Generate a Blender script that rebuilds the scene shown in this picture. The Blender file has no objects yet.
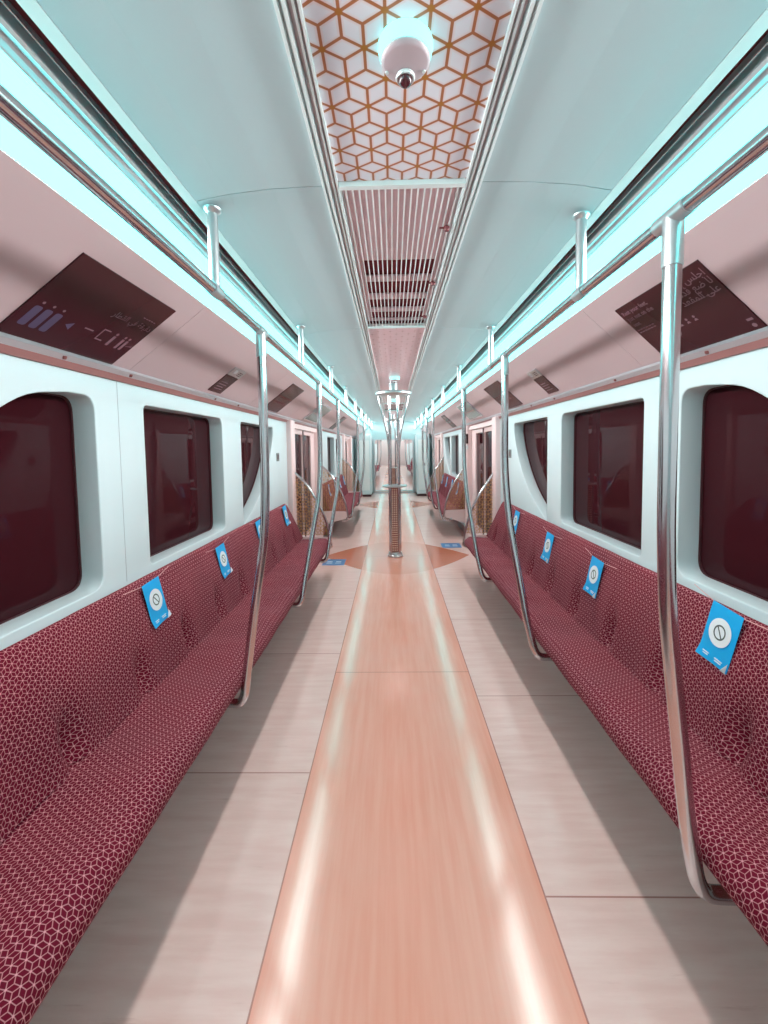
import bpy, bmesh, math, random
from mathutils import Vector, Matrix
from math import pi, sin, cos, radians

random.seed(7)
SC = bpy.context.scene
COL = SC.collection
XW = {-1: 1.305, 1: 1.235}          # distance of each side wall from the axis of the car
SIDE = {-1: 'left', 1: 'right'}

# ------------------------------------------------------------------ helpers
def lin(c):
    out = []
    for v in c[:3]:
        v /= 255.0
        out.append(v / 12.92 if v <= 0.04045 else ((v + 0.055) / 1.055) ** 2.4)
    return tuple(out) + (1.0,)

def mat(name, rgb, rough=0.5, metal=0.0, spec=0.5, emit=None, estr=0.0, coat=0.0):
    m = bpy.data.materials.new(name); m.use_nodes = True
    b = m.node_tree.nodes['Principled BSDF']
    b.inputs['Base Color'].default_value = lin(rgb)
    b.inputs['Roughness'].default_value = rough
    b.inputs['Metallic'].default_value = metal
    b.inputs['Specular IOR Level'].default_value = spec
    b.inputs['Coat Weight'].default_value = coat
    if emit:
        b.inputs['Emission Color'].default_value = emit
        b.inputs['Emission Strength'].default_value = estr
    return m

class NT:
    """small node-graph helper"""
    def __init__(s, m):
        s.t = m.node_tree; s.N = s.t.nodes; s.L = s.t.links
        s.b = s.N.get('Principled BSDF')
    def n(s, typ, **kw):
        o = s.N.new(typ)
        for k, v in kw.items(): setattr(o, k, v)
        return o
    def put(s, sock, v):
        if hasattr(v, 'is_linked') or hasattr(v, 'links'): s.L.new(v, sock)
        else: sock.default_value = v
    def m(s, op, a, b=0.0, c=0.0, clamp=False):
        o = s.n('ShaderNodeMath', operation=op, use_clamp=clamp)
        s.put(o.inputs[0], a); s.put(o.inputs[1], b)
        if op in ('WRAP', 'MULTIPLY_ADD', 'SMOOTH_MIN'): s.put(o.inputs[2], c)
        return o.outputs[0]
    def mix(s, f, a, b):
        o = s.n('ShaderNodeMix', data_type='RGBA')
        s.put(o.inputs[0], f); s.put(o.inputs[6], a); s.put(o.inputs[7], b)
        return o.outputs[2]
    def xyz(s, vec):
        o = s.n('ShaderNodeSeparateXYZ'); s.L.new(vec, o.inputs[0]); return o.outputs
    def comb(s, x, y, z=0.0):
        o = s.n('ShaderNodeCombineXYZ'); s.put(o.inputs[0], x); s.put(o.inputs[1], y); s.put(o.inputs[2], z)
        return o.outputs[0]
    def step(s, v, e0, e1):
        o = s.n('ShaderNodeMapRange'); o.interpolation_type = 'SMOOTHSTEP'
        s.put(o.inputs[0], v); o.inputs[1].default_value = e0; o.inputs[2].default_value = e1
        o.inputs[3].default_value = 0.0; o.inputs[4].default_value = 1.0
        return o.outputs[0]
    def noise(s, vec, scale, detail=3.0, rough=0.5):
        o = s.n('ShaderNodeTexNoise'); s.L.new(vec, o.inputs['Vector'])
        o.inputs['Scale'].default_value = scale; o.inputs['Detail'].default_value = detail
        o.inputs['Roughness'].default_value = rough
        return o.outputs[0]

def star_lattice(g, u, v, size):
    """tumbling-block line pattern: spokes from the centre to the corners of each hexagon.
    returns (distance to nearest spoke, distance to nearest star centre), unit = spoke length"""
    r3 = math.sqrt(3)
    u = g.m('DIVIDE', u, size); v = g.m('DIVIDE', v, size)
    def cell(ou, ov):
        a = g.m('WRAP', g.m('ADD', u, ou), r3 / 2, -r3 / 2)
        b = g.m('WRAP', g.m('ADD', v, ov), 1.5, -1.5)
        d = g.m('SQRT', g.m('ADD', g.m('MULTIPLY', a, a), g.m('MULTIPLY', b, b)))
        k = g.m('MINIMUM', g.m('ABSOLUTE', a),
                g.m('MINIMUM',
                    g.m('ABSOLUTE', g.m('ADD', g.m('MULTIPLY', a, -.5), g.m('MULTIPLY', b, r3 / 2))),
                    g.m('ABSOLUTE', g.m('ADD', g.m('MULTIPLY', a, .5), g.m('MULTIPLY', b, r3 / 2)))))
        return d, k
    d1, k1 = cell(0, 0); d2, k2 = cell(r3 / 2, 1.5)
    f = g.m('LESS_THAN', d2, d1)
    inv = g.m('SUBTRACT', 1.0, f)
    line = g.m('ADD', g.m('MULTIPLY', k1, inv), g.m('MULTIPLY', k2, f))
    return line, g.m('MINIMUM', d1, d2)

# ------------------------------------------------------------------ materials
DARK = (66, 28, 34)
M = {}
M['ceiling'] = mat('ceiling_paint', (182, 200, 204), .42, 0, .4)
M['wall'] = mat('wall_paint', (204, 226, 229), .3, 0, .5)
M['pink'] = mat('cove_panel_paint', (194, 174, 176), .38, 0, .4)
M['rose'] = mat('door_panel_paint', (232, 212, 211), .4, 0, .4)
M['steel'] = mat('brushed_steel', (202, 196, 198), .19, 1.0)
M['flange'] = mat('satin_steel', (196, 202, 204), .3, .8)
M['alu'] = mat('satin_aluminium', (216, 218, 222), .32, .75)
M['trimwhite'] = mat('white_trim', (228, 240, 240), .3)
M['gutter'] = mat('rose_trim', (150, 106, 104), .35)
M['channel'] = mat('channel_grey', (186, 172, 176), .5)
M['void'] = mat('dark_void', (104, 34, 40), .7, 0, .2)
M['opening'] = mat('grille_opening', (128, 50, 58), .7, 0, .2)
M['glass'] = mat('dark_window_glass', (54, 20, 26), .02, 0, .1)
M['rubber'] = mat('rubber_seal', (70, 34, 40), .5)
M['shell'] = mat('pale_shell', (232, 212, 210), .4)
M['poster'] = mat('dark_poster', (60, 24, 31), .25, 0, .3)
M['ink'] = mat('poster_ink', (124, 92, 104), .4)
M['inkblue'] = mat('poster_blue', (76, 66, 98), .4)
M['screen'] = mat('grey_screen', (138, 150, 148), .12, 0, .6)
M['blue'] = mat('blue_card', (10, 178, 244), .4)
M['white'] = mat('white_print', (235, 246, 250), .5)
M['ring'] = mat('grey_print', (84, 100, 98), .5)
M['string'] = mat('pale_string', (226, 178, 178), .6)
M['floorblue'] = mat('floor_sticker_blue', (70, 130, 185), .4)
M['diffuser'] = mat('light_diffuser', (40, 70, 70), .5, 0, .2, (.57, 3.9, 3.85, 1), 1.0)
M['puck'] = mat('lamp_glow', (50, 90, 90), .5, 0, .2, (.56, 2.2, 2.15, 1), 1.0)
M['domeshell'] = mat('camera_housing', (188, 172, 178), .35)
M['dome'] = mat('smoked_dome', (70, 28, 36), .03, 0, .8)
M['backboard'] = mat('grille_backboard', (236, 206, 212), .5)
M['slat'] = mat('grille_slat', (244, 250, 250), .3, 0)
M['plinth'] = mat('plinth_brown', (120, 62, 60), .5)
M['joint'] = mat('joint_line', (176, 192, 196), .5)
M['knob'] = mat('latch_red', (130, 62, 66), .4)

def fabric():
    m = mat('patterned_moquette', (120, 36, 58), .85, 0, .15); g = NT(m)
    uv = g.n('ShaderNodeUVMap'); uv.uv_map = 'UVMap'
    x, y, z = g.xyz(uv.outputs[0])
    line, cen = star_lattice(g, x, y, .0144)
    ln = g.m('SUBTRACT', 1.0, g.step(line, .035, .095))
    nd = g.m('SUBTRACT', 1.0, g.step(cen, .12, .24))
    a = g.m('MAXIMUM', g.m('MULTIPLY', ln, .68), nd)
    tone = g.noise(uv.outputs[0], 3.0, 2)
    base = g.mix(tone, lin((92, 12, 35)), lin((122, 18, 44)))
    g.put(g.b.inputs['Base Color'], g.mix(a, base, lin((214, 154, 160))))
    g.put(g.b.inputs['Roughness'], .85)
    g.b.inputs['Sheen Weight'].default_value = .0
    return m
M['fabric'] = fabric()

def lattice_ceiling():
    m = mat('ceiling_lattice_print', (200, 196, 204), .3, 0, .5); g = NT(m)
    tc = g.n('ShaderNodeTexCoord'); x, y, z = g.xyz(tc.outputs['Object'])
    line, cen = star_lattice(g, x, g.m('SUBTRACT', y, .032), .0555)
    ln = g.m('SUBTRACT', 1.0, g.step(line, .05, .08))
    nd = g.m('SUBTRACT', 1.0, g.step(cen, .10, .19))
    halo = g.m('SUBTRACT', 1.0, g.step(line, .09, .2))
    c = g.mix(g.m('MULTIPLY', halo, .5), lin((222, 224, 232)), lin((228, 198, 196)))
    c = g.mix(ln, c, lin((170, 104, 66)))
    c = g.mix(nd, c, lin((170, 106, 32)))
    g.put(g.b.inputs['Base Color'], c)
    return m
M['lattice'] = lattice_ceiling()

def dotted_ceiling():
    m = mat('ceiling_dotted_print', (214, 178, 184), .3, 0, .5); g = NT(m)
    tc = g.n('ShaderNodeTexCoord'); x, y, z = g.xyz(tc.outputs['Object'])
    line, cen = star_lattice(g, x, y, .0555)
    ln = g.m('SUBTRACT', 1.0, g.step(line, .04, .09))
    nd = g.m('SUBTRACT', 1.0, g.step(cen, .12, .2))
    c = g.mix(g.m('MULTIPLY', ln, .22), lin((216, 182, 188)), lin((190, 140, 130)))
    c = g.mix(g.m('MULTIPLY', nd, .7), c, lin((150, 96, 92)))
    g.put(g.b.inputs['Base Color'], c)
    return m
M['dotted'] = dotted_ceiling()

def gold_screen():
    m = mat('gold_lattice_glass', (178, 132, 84), .3, 0, .5); g = NT(m)
    uv = g.n('ShaderNodeTexCoord'); x, y, z = g.xyz(uv.outputs['Object'])
    line, cen = star_lattice(g, x, z, .040)
    ln = g.m('SUBTRACT', 1.0, g.step(line, .05, .09))
    g.put(g.b.inputs['Base Color'], lin((200, 156, 100)))
    out = g.N['Material Output']
    tr = g.n('ShaderNodeBsdfTransparent'); tr.inputs[0].default_value = (.97, .93, .92, 1)
    gl = g.n('ShaderNodeBsdfGlossy'); gl.inputs['Roughness'].default_value = .05
    mx = g.n('ShaderNodeMixShader'); mx.inputs[0].default_value = .06
    g.L.new(tr.outputs[0], mx.inputs[1]); g.L.new(gl.outputs[0], mx.inputs[2])
    m2 = g.n('ShaderNodeMixShader'); g.put(m2.inputs[0], ln)
    g.L.new(mx.outputs[0], m2.inputs[1]); g.L.new(g.b.outputs[0], m2.inputs[2])
    g.L.new(m2.outputs[0], out.inputs[0])
    return m
M['screen_glass'] = gold_screen()

def perforated():
    m = mat('perforated_bronze', (150, 92, 72), .4, .2, .5); g = NT(m)
    tc = g.n('ShaderNodeTexCoord'); x, y, z = g.xyz(tc.outputs['Object'])
    a = g.m('WRAP', g.m('ADD', x, y), .014, -.014); b = g.m('WRAP', z, .016, -.016)
    d = g.m('SQRT', g.m('ADD', g.m('MULTIPLY', a, a), g.m('MULTIPLY', b, b)))
    f = g.step(d, .008, .011)
    g.put(g.b.inputs['Base Color'], g.mix(f, lin((240, 220, 205)), lin((140, 74, 62))))
    return m
M['perf'] = perforated()

def floor_mat():
    m = mat('floor_vinyl', (232, 200, 190), .2, 0, .9); g = NT(m)
    tc = g.n('ShaderNodeTexCoord'); P = tc.outputs['Object']; x, y, z = g.xyz(P)
    ax = g.m('ABSOLUTE', x)
    # side planks: grain across the car, centre runner: grain along it
    vs = g.comb(g.m('MULTIPLY', x, 2.0), g.m('MULTIPLY', y, 16.0))
    vc = g.comb(g.m('MULTIPLY', x, 26.0), g.m('MULTIPLY', y, 1.4))
    n1 = g.noise(vs, 1.4, 6, .62); n2 = g.noise(vc, 1.3, 6, .6); n3 = g.noise(P, 1.2, 2)
    side = g.mix(g.step(n1, .3, .7), lin((236, 200, 192)), lin((244, 214, 206)))
    vk = g.comb(g.m('MULTIPLY', x, 2.2), g.m('MULTIPLY', y, 22.0))
    side = g.mix(g.m('MULTIPLY', g.step(g.noise(vk, 1.3, 5, .7),   .60, .74), .28), side, lin((190, 132, 122)))
    cen = g.mix(g.step(n2, .3, .7), lin((240, 164, 142)), lin((244, 176, 154)))
    cen = g.mix(g.m('MULTIPLY', g.step(n3, .4, .7), .4), cen, lin((242, 182, 164)))
    inc = g.m('LESS_THAN', ax, .46)
    col = g.mix(inc, side, cen)
    # lens-shaped inlays in the doorways
    for cy in (6.12, 11.75, -3.6):
        dy = g.m('ABSOLUTE', g.m('SUBTRACT', y, cy))
        lim = g.m('MULTIPLY', g.m('SUBTRACT', 1.0, g.m('POWER', g.m('DIVIDE', ax, 1.04), 1.75)), .93)
        ins = g.m('LESS_THAN', dy, lim)
        lens = g.mix(inc, lin((204, 122, 92)), lin((232, 160, 138)))
        col = g.mix(ins, col, lens)
    # joints
    def joint(cond, w):
        return g.m('LESS_THAN', g.m('ABSOLUTE', cond), w)
    j = joint(g.m('SUBTRACT', ax, .46), .0028)
    outl = g.m('MULTIPLY', joint(g.m('WRAP', g.m('SUBTRACT', y, 1.965), .6, -.6), .003),
               g.m('LESS_THAN', x, -.46))
    outr = g.m('MULTIPLY', joint(g.m('WRAP', g.m('SUBTRACT', y, 1.4), .6, -.6), .003),
               g.m('GREATER_THAN', x, .46))
    cj = g.m('MULTIPLY', joint(g.m('WRAP', g.m('SUBTRACT', y, 2.89), 1.6, -1.6), .003), inc)
    allj = g.m('MAXIMUM', g.m('MAXIMUM', j, cj), g.m('MAXIMUM', outl, outr))
    col = g.mix(g.m('MULTIPLY', allj, .75), col, lin((168, 100, 88)))
    g.b.inputs['IOR'].default_value = 1.62
    g.put(g.b.inputs['Base Color'], col)
    g.put(g.b.inputs['Roughness'], g.m('ADD', .122, g.m('MULTIPLY', n3, .04)))
    bp = g.n('ShaderNodeBump'); bp.inputs['Strength'].default_value = .015; bp.inputs['Distance'].default_value = .01
    g.L.new(n2, bp.inputs['Height']); g.L.new(bp.outputs[0], g.b.inputs['Normal'])
    return m
M['floor'] = floor_mat()

# ------------------------------------------------------------------ object builders
def link(name, me, m, parent=None, loc=None):
    o = bpy.data.objects.new(name, me); COL.objects.link(o)
    if m: me.materials.append(m)
    if parent: o.parent = parent
    if loc: o.location = loc
    return o

def from_bm(name, bm, m, parent=None, smooth=False, loc=None, auto=None):
    bmesh.ops.recalc_face_normals(bm, faces=bm.faces)
    me = bpy.data.meshes.new(name); bm.to_mesh(me); bm.free()
    if smooth:
        for p in me.polygons: p.use_smooth = True
        if auto: me.set_sharp_from_angle(angle=radians(auto))
    return link(name, me, m, parent, loc)

def empty(name, loc, rot=(0, 0, 0)):
    o = bpy.data.objects.new(name, None); COL.objects.link(o)
    o.location = loc; o.rotation_euler = rot; o.empty_display_size = .1
    return o

def tag(o, label, cat, group=None):
    o['label'] = label; o['category'] = cat
    if group: o['group'] = group
    return o
def struct(o):
    o['kind'] = 'structure'; return o

def copy_tree(o, parent=None):
    c = o.copy(); COL.objects.link(c)
    if parent: c.parent = parent
    for ch in list(o.children): copy_tree(ch, c)
    return c

def bm_box(bm, c, d, rot=None):
    r = bmesh.ops.create_cube(bm, size=1)
    M4 = Matrix.Translation(c) @ (rot.to_4x4() if rot else Matrix()) @ Matrix.Diagonal((d[0], d[1], d[2], 1))
    bmesh.ops.transform(bm, matrix=M4, verts=r['verts'])
    return r['verts']
def bm_box2(bm, a, b):
    a, b = Vector(a), Vector(b)
    return bm_box(bm, (a + b) / 2, [max(abs(v), 1e-4) for v in (b - a)])
def bevel(bm, w, seg=2):
    bmesh.ops.bevel(bm, geom=bm.edges[:], offset=w, segments=seg, affect='EDGES', profile=.5)

def bm_prism(bm, pts, y0, y1):
    """closed polygon in X-Z pushed along Y"""
    a = [bm.verts.new((p[0], y0, p[1])) for p in pts]
    b = [bm.verts.new((p[0], y1, p[1])) for p in pts]
    n = len(pts)
    for i in range(n): bm.faces.new((a[i], a[(i + 1) % n], b[(i + 1) % n], b[i]))
    bm.faces.new(a); bm.faces.new(b[::-1])
def prism(name, pts, y0, y1, m, parent=None, s=1):
    bm = bmesh.new(); bm_prism(bm, [(s * p[0], p[1]) for p in pts], y0, y1)
    return from_bm(name, bm, m, parent)
def band(name, pts, th, y0, y1, m, parent=None, s=1):
    """open profile in X-Z, given thickness to its left, pushed along Y"""
    off = []
    for i, p in enumerate(pts):
        q0 = pts[max(i - 1, 0)]; q1 = pts[min(i + 1, len(pts) - 1)]
        t = Vector((q1[0] - q0[0], q1[1] - q0[1])).normalized()
        off.append((p[0] - t.y * th, p[1] + t.x * th))
    return prism(name, list(pts) + off[::-1], y0, y1, m, parent, s)

def smooth_path(pts, n=8):
    P = [Vector(p) for p in pts]; out = []
    for i in range(len(P) - 1):
        p0 = P[max(i - 1, 0)]; p1 = P[i]; p2 = P[i + 1]; p3 = P[min(i + 2, len(P) - 1)]
        for k in range(n):
            t = k / n
            out.append(.5 * ((2 * p1) + (p2 - p0) * t + (2 * p0 - 5 * p1 + 4 * p2 - p3) * t * t + (3 * p1 - p0 - 3 * p2 + p3) * t ** 3))
    out.append(P[-1]); return out

def bm_tube(bm, path, r, seg=16, caps=True):
    path = [Vector(p) for p in path]; n = len(path)
    rr = r if isinstance(r, (list, tuple)) else [r] * n
    t0 = (path[1] - path[0]).normalized()
    up = Vector((0, 1, 0)) if abs(t0.y) < .9 else Vector((1, 0, 0))
    nrm = (up - t0 * up.dot(t0)).normalized(); rings = []
    for i in range(n):
        t = (path[min(i + 1, n - 1)] - path[max(i - 1, 0)]).normalized()
        nrm = (nrm - t * nrm.dot(t)).normalized(); bn = t.cross(nrm)
        rings.append([bm.verts.new(path[i] + (nrm * cos(a) + bn * sin(a)) * rr[i]) for a in [2 * pi * k / seg for k in range(seg)]])
    for i in range(n - 1):
        for k in range(seg):
            bm.faces.new((rings[i][k], rings[i][(k + 1) % seg], rings[i + 1][(k + 1) % seg], rings[i + 1][k]))
    if caps: bm.faces.new(rings[0][::-1]); bm.faces.new(rings[-1])
def tube(name, path, r, m, parent=None, seg=16):
    bm = bmesh.new(); bm_tube(bm, path, r, seg)
    return from_bm(name, bm, m, parent, True, auto=50)

def bm_lathe(bm, prof, seg=32, c=(0, 0, 0)):
    rings = []
    for r, z in prof:
        if r < 1e-5: rings.append([bm.verts.new((c[0], c[1], c[2] + z))])
        else: rings.append([bm.verts.new((c[0] + r * cos(2 * pi * k / seg), c[1] + r * sin(2 * pi * k / seg), c[2] + z)) for k in range(seg)])
    for a, b in zip(rings, rings[1:]):
        for k in range(seg):
            k2 = (k + 1) % seg
            if len(a) == 1 and len(b) == 1: continue
            if len(a) == 1: bm.faces.new((a[0], b[k2], b[k]))
            elif len(b) == 1: bm.faces.new((a[k], a[k2], b[0]))
            else: bm.faces.new((a[k], a[k2], b[k2], b[k]))
    for rg in (rings[0], rings[-1]):
        if len(rg) > 1: bm.faces.new(rg)
def lathe(name, prof, m, parent=None, seg=32, loc=None, auto=40):
    bm = bmesh.new(); bm_lathe(bm, prof, seg)
    return from_bm(name, bm, m, parent, True, loc, auto)

def sheet_with_holes(name, outer, holes, s, xin, th, m, parent=None, bev=0.0):
    """flat wall sheet in the Y-Z plane (inner face at |x| = xin, thickness th outward) with shaped openings"""
    cu = bpy.data.curves.new(name, 'CURVE'); cu.dimensions = '2D'; cu.fill_mode = 'BOTH'; cu.extrude = th / 2 - bev
    cu.bevel_depth = bev; cu.bevel_resolution = 2 if bev else 0
    for loop in [outer] + holes:
        sp = cu.splines.new('POLY'); sp.points.add(len(loop) - 1); sp.use_cyclic_u = True
        for p, q in zip(sp.points, loop): p.co = (q[0], q[1], 0, 1)
    tmp = bpy.data.objects.new('tmp', cu); COL.objects.link(tmp)
    dg = bpy.context.evaluated_depsgraph_get()
    me = bpy.data.meshes.new_from_object(tmp.evaluated_get(dg))
    bpy.data.objects.remove(tmp); bpy.data.curves.remove(cu)
    me.transform(Matrix(((0, 0, 1, s * (xin + th / 2)), (1, 0, 0, 0), (0, 1, 0, 0), (0, 0, 0, 1))))
    me.materials.clear(); me.name = name
    bm = bmesh.new(); bm.from_mesh(me); bmesh.ops.remove_doubles(bm, verts=bm.verts, dist=1e-5)
    bmesh.ops.recalc_face_normals(bm, faces=bm.faces); bm.to_mesh(me); bm.free()
    for p in me.polygons: p.use_smooth = True
    me.set_sharp_from_angle(angle=radians(35))
    return link(name, me, m, parent)

def rounded(pts, rad, n=7):
    """round the corners of a polygon; rad = number or list"""
    out = []; N = len(pts)
    for i, p in enumerate(pts):
        r = rad[i] if isinstance(rad, (list, tuple)) else rad
        p = Vector(p); a = Vector(pts[i - 1]) - p; b = Vector(pts[(i + 1) % N]) - p
        if r <= 0: out.append(tuple(p)); continue
        la, lb = a.length, b.length; a.normalize(); b.normalize()
        ang = a.angle(b); d = min(r / math.tan(ang / 2), la * .48, lb * .48)
        p1 = p + a * d; p2 = p + b * d
        for k in range(n + 1):
            t = k / n
            out.append(tuple((1 - t) ** 2 * p1 + 2 * (1 - t) * t * p + t * t * p2))
    return out

def text_mesh(body, size, bold=0.0):
    cu = bpy.data.curves.new('t', 'FONT'); cu.body = body; cu.size = size; cu.resolution_u = 2
    cu.align_x = 'LEFT'; cu.offset = bold; cu.fill_mode = 'FRONT'
    tmp = bpy.data.objects.new('t', cu); COL.objects.link(tmp)
    dg = bpy.context.evaluated_depsgraph_get()
    me = bpy.data.meshes.new_from_object(tmp.evaluated_get(dg))
    bpy.data.objects.remove(tmp); bpy.data.curves.remove(cu)
    me.materials.clear(); return me

def disc_bm(bm, c, r, z, seg=32, r_in=None):
    o = [bm.verts.new((c[0] + r * cos(2 * pi * k / seg), c[1] + r * sin(2 * pi * k / seg), z)) for k in range(seg)]
    if r_in is None: bm.faces.new(o); return
    i = [bm.verts.new((c[0] + r_in * cos(2 * pi * k / seg), c[1] + r_in * sin(2 * pi * k / seg), z)) for k in range(seg)]
    for k in range(seg): bm.faces.new((o[k], o[(k + 1) % seg], i[(k + 1) % seg], i[k]))
def quad_bm(bm, pts, z):
    bm.faces.new([bm.verts.new((p[0], p[1], z)) for p in pts])

# ================================================================== SHELL
Y0, Y1 = -3.0, 14.8        # the car we stand in
Y2, Y3 = 15.5, 38.0        # the next car beyond the gangway
CEIL = [(.245, 2.452), (.45, 2.446), (.6, 2.432), (.712, 2.412)]

def floor_piece(y0, y1):
    bm = bmesh.new(); bm_box2(bm, (-1.45, y0, -.06), (1.45, y1, 0))
    return struct(from_bm('floor', bm, M['floor']))
floor_piece(Y0, Y3)

def mirrored_ceiling(y0, y1):
    for s in (-1, 1):
        pts = [p for p in CEIL]
        o = band('ceiling', pts, .012, y0 + .002, y1 - .002, M['ceiling'], s=s)
        for p in o.data.polygons: p.use_smooth = False
        struct(o)
seams = [Y0, -.3, 1.53, 3.3, 5.1, 7.1, 8.9, 10.7, 12.7, Y1]
for a, b in zip(seams, seams[1:]): mirrored_ceiling(a, b)
mirrored_ceiling(Y2, 20.0); mirrored_ceiling(20.0, 29.0); mirrored_ceiling(29.0, Y3)
bm = bmesh.new(); bm_box2(bm, (-1.5, Y0, 2.56), (1.5, Y3, 2.60))
struct(from_bm('ceiling', bm, M['void']))

trim_i = 0
def trim(name_parts, m, y0, y1, s=1):
    global trim_i
    trim_i += 1
    bm = bmesh.new()
    for pts in name_parts: bm_prism(bm, [(s * p[0], p[1]) for p in pts], y0, y1)
    return struct(from_bm('trim_%d' % trim_i, bm, m))
def rect(x0, x1, z0, z1): return [(x0, z0), (x1, z0), (x1, z1), (x0, z1)]

for (ya, yb) in ((Y0, Y1), (Y2, Y3)):
    for s in (-1, 1):
        # aluminium double rails either side of the centre panel, with the channel between
        trim([rect(.262, .270, 2.437, 2.47), rect(.246, .254, 2.437, 2.47), rect(.229, .235, 2.442, 2.47), rect(.217, .223, 2.442, 2.47)], M['trimwhite'], ya, yb, s)
        trim([rect(.215, .2705, 2.456, 2.472)], M['channel'], ya, yb, s)
        # lip, air slot with its thin bar, ledge above the luminaire
        trim([[(.7135, 2.411), (.745, 2.405), (.748, 2.412), (.745, 2.46), (.7135, 2.46)]], M['trimwhite'], ya, yb, s)
        trim([rect(.7465, .83, 2.46, 2.475)], M['void'], ya, yb, s)
        trim([rect(.772, .774, 2.4045, 2.408)], M['gutter'], ya, yb, s)
        trim([[(.795, 2.399), (.803, 2.394), (.818, 2.399), (.826, 2.391), (.838, 2.388), (.842, 2.385), (.85, 2.385), (.85, 2.47), (.805, 2.46)]], M['alu'], ya, yb, s)

def rounded_cove(s, y0, y1):
    W = XW[s]
    pts = [(.905, 2.224), (W - .018, 1.935)]
    struct(band('wall_' + SIDE[s], pts, .02, y0 + .0015, y1 - .0015, M['pink'], s=s))
for s in (-1, 1):
    sm = [Y0, .4, 2.04 if s < 0 else 2.205, 3.72, 5.2, 7.2, 8.9, 10.8, 12.8, Y1]
    for a, b in zip(sm, sm[1:]): rounded_cove(s, a, b)
    rounded_cove(s, Y2, 20.0); rounded_cove(s, 20.0, Y3)
    W = XW[s]
    for (ya, yb) in ((Y0, Y1), (Y2, Y3)):
        trim([[(W - .03, 1.934), (W - .036, 1.92), (W - .026, 1.899), (W + .02, 1.899), (W + .02, 1.934)]], M['alu'], ya, yb, s)
        trim([[(W - .025, 1.899), (W - .012, 1.874), (W + .02, 1.874), (W + .02, 1.899)]], M['gutter'], ya, yb, s)

# ---- centre ceiling: lattice, grille, dotted panel
def flat_panel(m, y0, y1, name='ceiling'):
    bm = bmesh.new(); bm_box2(bm, (-.2165, y0, 2.456), (.2165, y1, 2.466)); return struct(from_bm(name, bm, m))
flat_panel(M['lattice'], Y0, 1.515)
flat_panel(M['dotted'], 3.275, 7.25)
flat_panel(M['lattice'], 7.27, 8.75)
flat_panel(M['dotted'], 10.52, Y1)
flat_panel(M['dotted'], Y2, Y3)

def make_grille():
    t = empty('ceiling_grille', (0, 0, 0))
    bm = bmesh.new()
    for y in (1.528, 3.262): bm_box2(bm, (-.216, y - .011, 2.44), (.216, y + .011, 2.47))
    for s in (-1, 1): bm_box2(bm, (s * .216, 1.539, 2.45), (s * .212, 3.251, 2.52))
    from_bm('frame', bm, M['trimwhite'], t)
    bm = bmesh.new()
    for k in range(18):
        x = -.196 + k * .0232
        bm_box2(bm, (x - .0025, 1.54, 2.452), (x + .0025, 3.25, 2.464))
    from_bm('slats', bm, M['slat'], t)
    bm = bmesh.new()
    rows = [(2.22, 2.42), (2.50, 2.70), (2.79, 2.96), (3.04, 3.20)]
    ys = [1.54] + [v for r in rows for v in r] + [3.25]
    for a, b in zip(ys[0::2], ys[1::2]): bm_box2(bm, (-.185, a, 2.492), (.185, b, 2.50))
    for s in (-1, 1): bm_box2(bm, (s * .184, 1.54, 2.492), (s * .212, 3.25, 2.50))
    from_bm('backboard', bm, M['backboard'], t)
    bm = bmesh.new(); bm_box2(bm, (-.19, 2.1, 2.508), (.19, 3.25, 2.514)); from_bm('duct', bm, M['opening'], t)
    for y in (1.83, 2.42, 3.02):
        bm = bmesh.new(); bm_lathe(bm, [(.0, 2.436), (.009, 2.437), (.012, 2.444), (.012, 2.456)], 16, (.192, y, 0))
        bm_box(bm, (.176, y, 2.449), (.03, .006, .006))
        from_bm('latch', bm, M['knob'], t)
    return t
gr = make_grille()
tag(gr, 'slatted white air grille in the ceiling with dark openings, nearest the camera', 'air grille')
g2 = copy_tree(gr); g2.location = (0, 7.24, 0)
tag(g2, 'small distant slatted air grille in the ceiling beyond the central pole', 'air grille')

# ---- luminaires
def luminaire(s, y0, y1, label):
    t = empty('light_strip', (s * .86, (y0 + y1) / 2, 2.3))
    off = t.location.copy()
    def pr(name, pts, m):
        bm = bmesh.new(); bm_prism(bm, [(s * p[0] - off.x, p[1] - off.z) for p in pts], y0 - off.y, y1 - off.y)
        return from_bm(name, bm, m, t)
    pr('diffuser', [(.846, 2.374), (.903, 2.226), (.912, 2.229), (.855, 2.378)], M['diffuser'])
    pr('diffuser_rim', [(.8425, 2.384), (.8455, 2.3775), (.856, 2.381), (.853, 2.388)], M['diffuser'])
    pr('housing', [(.857, 2.387), (.915, 2.2295), (.925, 2.232), (.93, 2.30), (.88, 2.40), (.86, 2.40)], M['alu'])
    tag(t, label, 'light')
    return t
luminaire(-1, Y0, Y1 - .02, 'long glowing white light strip above the left bench')
luminaire(1, Y0, Y1 - .02, 'long glowing white light strip above the right bench')
luminaire(-1, Y2 + .02, Y3, 'distant light strip on the left of the next car')
luminaire(1, Y2 + .02, Y3, 'distant light strip on the right of the next car')

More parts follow.
